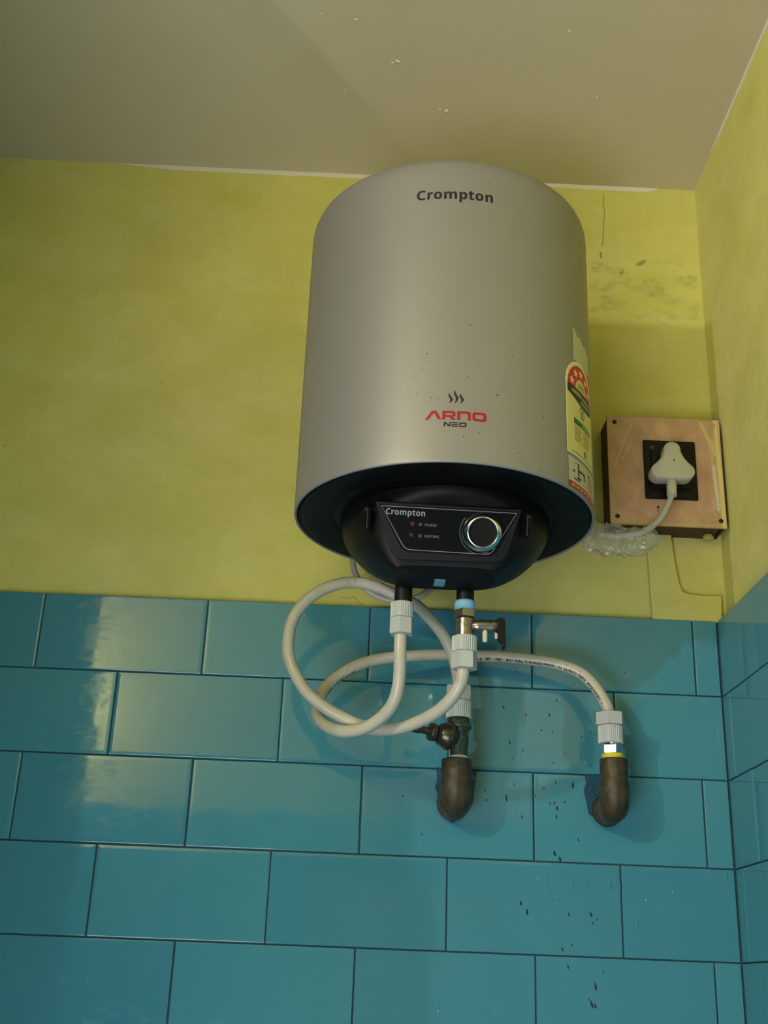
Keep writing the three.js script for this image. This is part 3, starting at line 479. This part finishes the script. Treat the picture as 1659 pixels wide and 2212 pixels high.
{
  const t = thing('safety_valve', 'small metal safety valve with black lever and blue tape under the heater', 'valve', [0.551, -0.095, 0.194]);
  const o = (g) => g.translate(-0.551, 0.095, -0.194), x = 0.551, z = 0.194;
  obj('valve_body', o(up(x, z, [[0, -0.098], [0.0085, -0.098], [0.0088, -0.0915], [0.0094, -0.090], [0.0094, -0.0725], [0.0088, -0.070], [0, -0.070]])), Q.dull, t);
  obj('hex_nut', o(prismY(hexPoly(0.0124, 0.25), -0.0705, -0.0622, 0.0008).translate(x, 0, z)), Q.dull, t);
  obj('thread_tape', o(up(x, z, [[0, -0.0632], [0.0112, -0.0625], [0.0112, -0.0545], [0.0104, -0.0525], [0.0097, -0.0515], [0, -0.0515]])), Q.tapeBlue, t).userData.label = 'light blue thread tape';
  const br = lathe([[0, 0], [0.0058, 0], [0.0062, 0.006], [0.0072, 0.007], [0.0068, 0.0085], [0.0072, 0.010], [0.0068, 0.0115], [0.0072, 0.013], [0.0070, 0.022], [0.0075, 0.0225], [0.0075, 0.029], [0, 0.029]], 30);
  obj('relief_branch', o(along(br, [x + 0.006, -0.0785, z], [x + 1, -0.0775, z])), Q.dull, t);
  const lv = flatShape([[0, 0.0075], [0.005, 0.008], [0.0072, 0.006], [0.0074, -0.012], [0.0078, -0.0225], [0.0055, -0.0228], [0.0052, -0.0165], [0.0030, -0.0155], [0.0005, -0.012]]);
  obj('relief_lever', o(new THREE.ExtrudeGeometry(lv, { depth: 0.012, bevelEnabled: true, bevelThickness: 0.0007, bevelSize: 0.0006, bevelSegments: 2 }).translate(x + 0.0348, -0.0785, z - 0.006)), K.black, t).userData.label = 'black plastic lever';
  obj('outlet_spigot', o(up(x + 0.0215, z + 0.002, [[0.0014, -0.0965], [0.0026, -0.0955], [0.0028, -0.0865], [0.0026, -0.083], [0, -0.083]], 20)), Q.ivory, t);
  obj('outlet_spigot', o(up(x + 0.0338, z, [[0, -0.0915], [0.0017, -0.0915], [0.0018, -0.083], [0, -0.083]], 16)), Q.ivory, t);
}
function elbow(label, x, top, r) {
  const t = thing('pipe_elbow', label, 'pipe fitting', [x, -0.239, 0]);
  const p = [[0, top + 0.239, 0.058], [0, top + 0.225, 0.058], [0, 0.020, 0.058], [0, 0.009, 0.0555], [0, 0.002, 0.049], [0, 0, 0.040], [0, 0, 0.024], [0, 0, 0.010], [0, 0, -0.004]];
  obj('elbow_body', sweep(p, [[0, r * 0.3], [0.001, r * 0.93], [0.02, r * 0.99], [0.12, r * 1.0], [0.2, r * 0.96], [0.42, r * 1.03], [0.55, r * 1.1], [0.66, r * 1.06], [0.72, r * 0.98], [0.73, r * 1.06], [0.86, r * 1.06], [0.87, r * 0.72], [1, r * 0.72]], 90, 36), Q.iron, t);
  return t;
}
const leftElbow = elbow('brown rusty pipe elbow below the old stop valve, left of two', 0.5555, -0.1945, 0.0172);
const rightElbow = elbow('brown rusty pipe elbow with yellow tape at its mouth, right of two', 0.7338, -0.1868, 0.0160);
obj('collar', along(lathe([[0.0160, 0], [0.0176, 0.0008], [0.0180, 0.0030], [0.0176, 0.0052], [0.0160, 0.006]], 40), [0, 0, 0.0095], [0, 0, 1]), Q.oldBrass, rightElbow);
obj('bright_thread', along(lathe([[0.0115, 0], [0.0128, 0.001], [0.0118, 0.002], [0.0128, 0.003], [0.0118, 0.004], [0.0128, 0.005], [0.0115, 0.006]], 32), [0, 0, 0.001], [0, 0, 1]), Q.brass, rightElbow);
{
  const t = thing('pipe_nipple', 'short bright chrome hex nipple with yellow tape above the right elbow', 'pipe fitting', [0.7330, -0.181, 0.058]), o = (g) => g.translate(0, 0.181, 0);
  t.rotation.x = -0.02;
  obj('hex_body', o(prismY(hexPoly(0.0126, 0.597), -0.1822, -0.1730, 0.0006)), Q.chrome, t);
  obj('threaded_end', o(up(0, 0, [[0, -0.1735], [0.0105, -0.1735], [0.0108, -0.1700], [0.0104, -0.166], [0, -0.166]])), Q.chrome, t);
  obj('thread_tape', o(up(0, 0, [[0, -0.1895], [0.0115, -0.1895], [0.0122, -0.1868], [0.0124, -0.1830], [0.0116, -0.1818], [0, -0.1818]])), Q.tapeYellow, t).userData.label = 'yellow thread tape';
}
{
  const t = thing('stop_valve', 'tarnished brass stop valve without handle on top of the left elbow', 'valve', [0.5578, -0.172, 0.058]), o = (g) => g.translate(0, 0.172, 0);
  obj('valve_body', o(up(0, 0, [[0, -0.2], [0.0098, -0.2], [0.0102, -0.196], [0.0098, -0.192], [0.0104, -0.184], [0.0112, -0.175], [0.0106, -0.166], [0.0112, -0.1615], [0.0138, -0.1605], [0.0142, -0.158], [0.0136, -0.1555], [0.0122, -0.1550], [0.0118, -0.1475], [0, -0.1475]])), Q.verdigris, t);
  obj('white_ring', o(lathe([[0.0103, -0.1955], [0.0112, -0.195], [0.0112, -0.192], [0.0103, -0.1915]], 32, )), std({ color: lin(0.6, 0.58, 0.52), roughness: 0.6 }), t).userData.label = 'pale ring low on the valve';  // off-white ring near the foot of the valve body
  const ax = (g) => along(g, [-0.004, 0.000, 0.005], [-1, 0.12, 0.40]);
  obj('bonnet', ax(lathe([[0.009, 0], [0.0125, 0.004], [0.0152, 0.007], [0.0158, 0.0105], [0.0148, 0.0150], [0.0118, 0.0205], [0.0088, 0.0240], [0, 0.0245]], 48)), Q.oldBrass, t);
  obj('gland_nut', ax(lathe([[0.0065, 0.0235], [0.0080, 0.0250], [0.0088, 0.0265], [0.0100, 0.0270], [0.0102, 0.0320], [0.0092, 0.0335], [0, 0.034]], 28)), Q.oldBrass, t);
  obj('stem', ax(lathe([[0.0042, 0.032], [0.0042, 0.0450], [0.0052, 0.0455], [0.0054, 0.0540], [0.0042, 0.0565], [0, 0.057]], 20)), Q.oldBrass, t);
}

// ---------------------------------------------------------------- socket box, plug, cord, film
{
  const X0 = 0.7466, X1 = 0.8935, Y0 = 0.1108, Y1 = 0.2622, ZB = 0.032, cx = (X0 + X1) / 2, cy = (Y0 + Y1) / 2;
  const t = thing('socket_box', 'square wooden socket box with pinkish brown board and black socket plate', 'socket box', [cx, cy, ZP]);
  const o = (g) => g.translate(-cx, -cy, -ZP);
  const woodMap = dataTexture(512, 512, (u, v) => { const n = tor(u, v, 1.6, 2), g = tor((u * 3) % 1, v, 5, 4); const k = 1 + 0.10 * n + 0.05 * g; return [clamp(182 * k), clamp(136 * k), clamp(98 * k)]; }, true);
  const board = canvasTexture(768, 768, (x, w, h) => {
    const im = x.createImageData(w, h); for (let j = 0; j < h; j++) for (let i = 0; i < w; i++) { const n = fbm(i / 150, j / 150, 2, 4), m = fbm(i / 20, j / 60, 9, 2), l = 1 + 0.16 * n + 0.06 * m, k = (j * w + i) * 4; im.data[k] = clamp(190 * l); im.data[k + 1] = clamp(153 * l); im.data[k + 2] = clamp(122 * l); im.data[k + 3] = 255; } x.putImageData(im, 0, 0);
    x.lineCap = 'round'; const stroke = (pts, wd, c) => { x.strokeStyle = c; x.lineWidth = wd; x.beginPath(); pts.forEach((p, i) => i ? x.lineTo(...p) : x.moveTo(...p)); x.stroke(); };
    for (let i = 0; i < 60; i++) { const y = 380 + rs(-240, 340), b = rs(0, 1); stroke([[700 + rs(-20, 30), y], [705 + rs(-20, 30), y + rs(10, 60)]], rs(3, 10), b > 0.5 ? 'rgba(206,196,110,0.35)' : 'rgba(212,190,176,0.35)'); }
    stroke([[640, 30], [690, 160], [720, 250]], 24, 'rgba(206,200,120,0.7)'); stroke([[735, 12], [742, 300], [748, 760]], 26, 'rgba(204,198,108,0.8)'); stroke([[20, 748], [400, 756], [750, 752]], 16, 'rgba(190,180,100,0.6)');
    stroke([[706, 340], [716, 560], [718, 640]], 22, 'rgba(214,206,196,0.8)'); stroke([[170, 60], [110, 190], [40, 380]], 12, 'rgba(216,186,146,0.4)'); stroke([[160, 200], [100, 310]], 14, 'rgba(216,186,146,0.4)');
    x.fillStyle = 'rgba(222,178,122,0.45)'; x.beginPath(); x.ellipse(372, 84, 46, 52, 0, 0, 7); x.fill();
    x.fillStyle = 'rgba(60,28,14,0.9)'; x.beginPath(); x.ellipse(318, 642, 9, 11, 0.3, 0, 7); x.fill(); x.beginPath(); x.ellipse(316, 668, 4, 8, 0.2, 0, 7); x.fill();
  });
  const wood = std({ color: lin(0.075, 0.02, 0.012), roughness: 0.6, bumpMap: repeatOf(plasterBump, 6), bumpScale: 0.001 });
  const painted = std({ color: lin(0.42, 0.37, 0.1), roughness: 0.8 });
  const th = 0.008;
  obj('side_board', o(rbox(th, Y1 - Y0 - 0.004, ZB - ZP - 0.003, 0.001, X0 + th / 2 + 0.001, cy, (ZB + ZP) / 2 - 0.0015, 2)), wood, t);
  obj('side_board', o(rbox(th, Y1 - Y0 - 0.004, ZB - ZP - 0.003, 0.001, X1 - th / 2 - 0.001, cy, (ZB + ZP) / 2 - 0.0015, 2)), wood, t);
  obj('side_board', o(rbox(X1 - X0 - 0.004, th, ZB - ZP - 0.003, 0.001, cx, Y0 + th / 2 + 0.002, (ZB + ZP) / 2 - 0.0015, 2)), wood, t);
  obj('side_board', o(rbox(X1 - X0 - 0.004, th, ZB - ZP - 0.003, 0.001, cx, Y1 - th / 2 - 0.002, (ZB + ZP) / 2 - 0.0015, 2)), wood, t);
  const fg = rbox(X1 - X0, Y1 - Y0, 0.0035, 0.0009, cx, cy, ZB - 0.0012, 2); { const p = fg.attributes.position, uv = fg.attributes.uv; for (let i = 0; i < p.count; i++) uv.setXY(i, (p.getX(i) - X0) / (X1 - X0), (p.getY(i) - Y0) / (Y1 - Y0)); }
  obj('face_board', o(fg), phy({ map: board, roughness: 0.4 }), t);
  const plate = [rbox(0.0672, 0.0815, 0.004, 0.0018, 0.8252, 0.187, ZB + 0.002, 3)];
  const pl = obj('socket_plate', o(merge(plate)), phy({ color: lin(0.006, 0.0055, 0.0055), roughness: 0.35, specularIntensity: 0.5 }), t); pl.userData.label = 'black socket plate';
  obj('socket_mount', o(rbox(0.05, 0.052, 0.004, 0.0015, 0.8252, 0.186, ZB + 0.0052, 2)), phy({ color: lin(0.008, 0.007, 0.0065), roughness: 0.4, specularIntensity: 0.5 }), pl);
  const hole = cyl(0.0028, 0.0028, 0.002, 18).rotateX(Math.PI / 2).translate(0.803, 0.2165, ZB + 0.0036); obj('screw_hole', o(hole), std({ color: lin(0.06, 0.045, 0.025), roughness: 0.6 }), pl);
  const screw = (x, y, m) => { const h = obj('screw', o(lathe([[0, 0.0016], [0.0018, 0.0014], [0.0029, 0.0004], [0.003, 0], [0, 0]].reverse(), 20).rotateX(Math.PI / 2).translate(x, y, ZB + 0.0006)), m, t); return h; };
  const dark = std({ color: lin(0.03, 0.028, 0.024), metalness: 0.6, roughness: 0.5 });
  screw(0.7568, 0.2528, dark); screw(0.7556, 0.1212, dark);
  screw(0.8850, 0.2533, painted).userData.label = 'screw painted over in yellow'; screw(0.8860, 0.1205, dark);
  // dollop of wall paint and plaster under the lower right corner
  const lump = new THREE.SphereGeometry(0.007, 14, 10); { const p = lump.attributes.position; for (let i = 0; i < p.count; i++) { const k = 1 + 0.4 * fbm(p.getX(i) * 300, p.getY(i) * 300, p.getZ(i) * 300, 2); p.setXYZ(i, p.getX(i) * k, p.getY(i) * k * 0.7, p.getZ(i) * k); } lump.computeVertexNormals(); }
  obj('plaster_lump', o(lump.translate(0.878, Y0 - 0.0005, 0.001)), painted, t);
}
{
  const plug = thing('power_plug', 'white three-pin plug and cord from the socket plate to the heater', 'plug', [0.822, 0.186, 0.04]), o = (g) => g.translate(-0.822, -0.186, -0.04);
  const white = phy({ color: lin(0.5, 0.49, 0.38), roughness: 0.4 });
  const s = new THREE.Shape(); const lobes = [[0.822, 0.2035, 0.0108], [0.8385, 0.1745, 0.0105], [0.8045, 0.1738, 0.0105]];
  { // three rounded lobes with hollow flanks
    const pts = [], arcs = [[0, -0.15, Math.PI + 0.15], [2, Math.PI * 0.70, Math.PI * 1.5], [1, Math.PI * 1.5, Math.PI * 2.30]];
    for (const [k, a0, a1] of arcs) { const [cx, cy, r] = lobes[k]; for (let i = 0; i <= 12; i++) { const a = a0 + (a1 - a0) * i / 12; pts.push([cx + r * Math.cos(a), cy + r * Math.sin(a)]); } }
    s.moveTo(...pts[0]); for (let i = 1; i <= 12; i++) s.lineTo(...pts[i]);
    s.quadraticCurveTo(0.8095, 0.192, ...pts[13]); for (let i = 14; i <= 38; i++) s.lineTo(...pts[i]); s.quadraticCurveTo(0.8350, 0.192, ...pts[0]);
  }
  const body = new THREE.ExtrudeGeometry(s, { depth: 0.017, bevelEnabled: true, bevelThickness: 0.003, bevelSize: 0.003, bevelOffset: -0.003, bevelSegments: 5, curveSegments: 10 });
  obj('plug_body', o(toCreasedNormals(body, 0.7).translate(0, 0, 0.0425)), white, plug);
  obj('cover_screw', o(cyl(0.0009, 0.0009, 0.0006, 10).rotateX(Math.PI / 2).translate(0.8222, 0.1868, 0.0655)), K.darkPrint, plug);
  const sl = lathe([[0, 0], [0.0056, 0], [0.0062, 0.0008], [0.0062, 0.004], [0.0057, 0.0046], [0.0063, 0.0054], [0.0063, 0.0090], [0.0058, 0.0096], [0.0064, 0.0104], [0.0064, 0.014], [0.0058, 0.0146], [0.0060, 0.0160], [0.0060, 0.026], [0, 0.026]], 26);
  obj('strain_sleeve', o(along(sl, [0.8195, 0.1420, 0.0545], [0.8212, 0.170, 0.0525])), white, plug);
  const cord = [[0.426, 0.052, 0.036], [0.4275, 0.040, 0.035], [0.4309, 0.0292, 0.033], [0.4442, 0.0117, 0.030], [0.4672, 0.0003, 0.029], [0.4897, -0.001, 0.029], [0.5093, 0.0052, 0.029], [0.5259, 0.0178, 0.028], [0.56, 0.037, 0.020], [0.60, 0.052, 0.012], [0.66, 0.080, 0.012], [0.7182, 0.0984, 0.028], [0.7344, 0.0935, 0.035], [0.758, 0.0900, 0.043], [0.7817, 0.0938, 0.051], [0.8012, 0.1085, 0.0545], [0.8125, 0.1272, 0.0548], [0.8192, 0.1435, 0.0545], [0.8200, 0.150, 0.054]];
  obj('cord', o(tube(cord, 0.0038, 160, 12)), phy({ color: lin(0.45, 0.45, 0.38), roughness: 0.42 }), plug);
}
{ // crumpled polythene left on the cord
  const axis = curve3([[0.703, 0.118, 0.024], [0.7182, 0.100, 0.028], [0.7344, 0.0885, 0.035], [0.758, 0.0845, 0.043], [0.7817, 0.0850, 0.049], [0.797, 0.092, 0.052]]), n = 90, m = 60, P = [], I = [], U = [];
  for (let i = 0; i <= n; i++) {
    const t = i / n, q = axis.getPointAt(t), d = axis.getTangentAt(t), b = new THREE.Vector3(0, 0, 1).cross(d).normalize(), c = d.clone().cross(b);
    const r0 = 0.0085 + 0.009 * Math.sin(Math.PI * Math.min(1, t * 1.05)) ** 0.7 + (t > 0.9 ? (t - 0.9) * 0.04 : 0);
    for (let j = 0; j <= m; j++) {
      const a = j / m * Math.PI * 2, f = fbm(t * 7 + Math.cos(a) * 1.2, Math.sin(a) * 1.4, t * 4, 3), ridge = 1 - Math.abs(fbm(t * 14, Math.cos(a) * 2.4 + 3, Math.sin(a) * 2.4, 2)) * 3.2;
      const r = r0 * (1 + 0.7 * f + 0.22 * ridge) * (Math.sin(a) < 0 ? 0.75 : 1) + (Math.cos(a) < -0.4 ? 0.004 : 0);
      const v = q.clone().addScaledVector(b, r * Math.cos(a) * 0.95).addScaledVector(c, r * Math.sin(a) * 0.8); v.z = Math.max(v.z, ZP + 0.004); P.push(v.x, v.y, v.z); U.push(t, j / m);
    }
  }
  for (let i = 0; i < n; i++) for (let j = 0; j < m; j++) { const a = i * (m + 1) + j, b = a + m + 1; I.push(a, b, a + 1, b, b + 1, a + 1); }
  const g = new THREE.BufferGeometry(); g.setAttribute('position', new THREE.Float32BufferAttribute(P, 3)); g.setAttribute('uv', new THREE.Float32BufferAttribute(U, 2)); g.setIndex(I); g.computeVertexNormals();
  const f = obj('plastic_film', g, phy({ color: lin(0.93, 0.93, 0.9), transmission: 0.86, thickness: 0, roughness: 0.22, ior: 1.45 }));
  f.userData = { label: 'crumpled clear plastic film wrapped round the white cord beside the heater', category: 'plastic film' };
}
renderer.render(scene, camera);
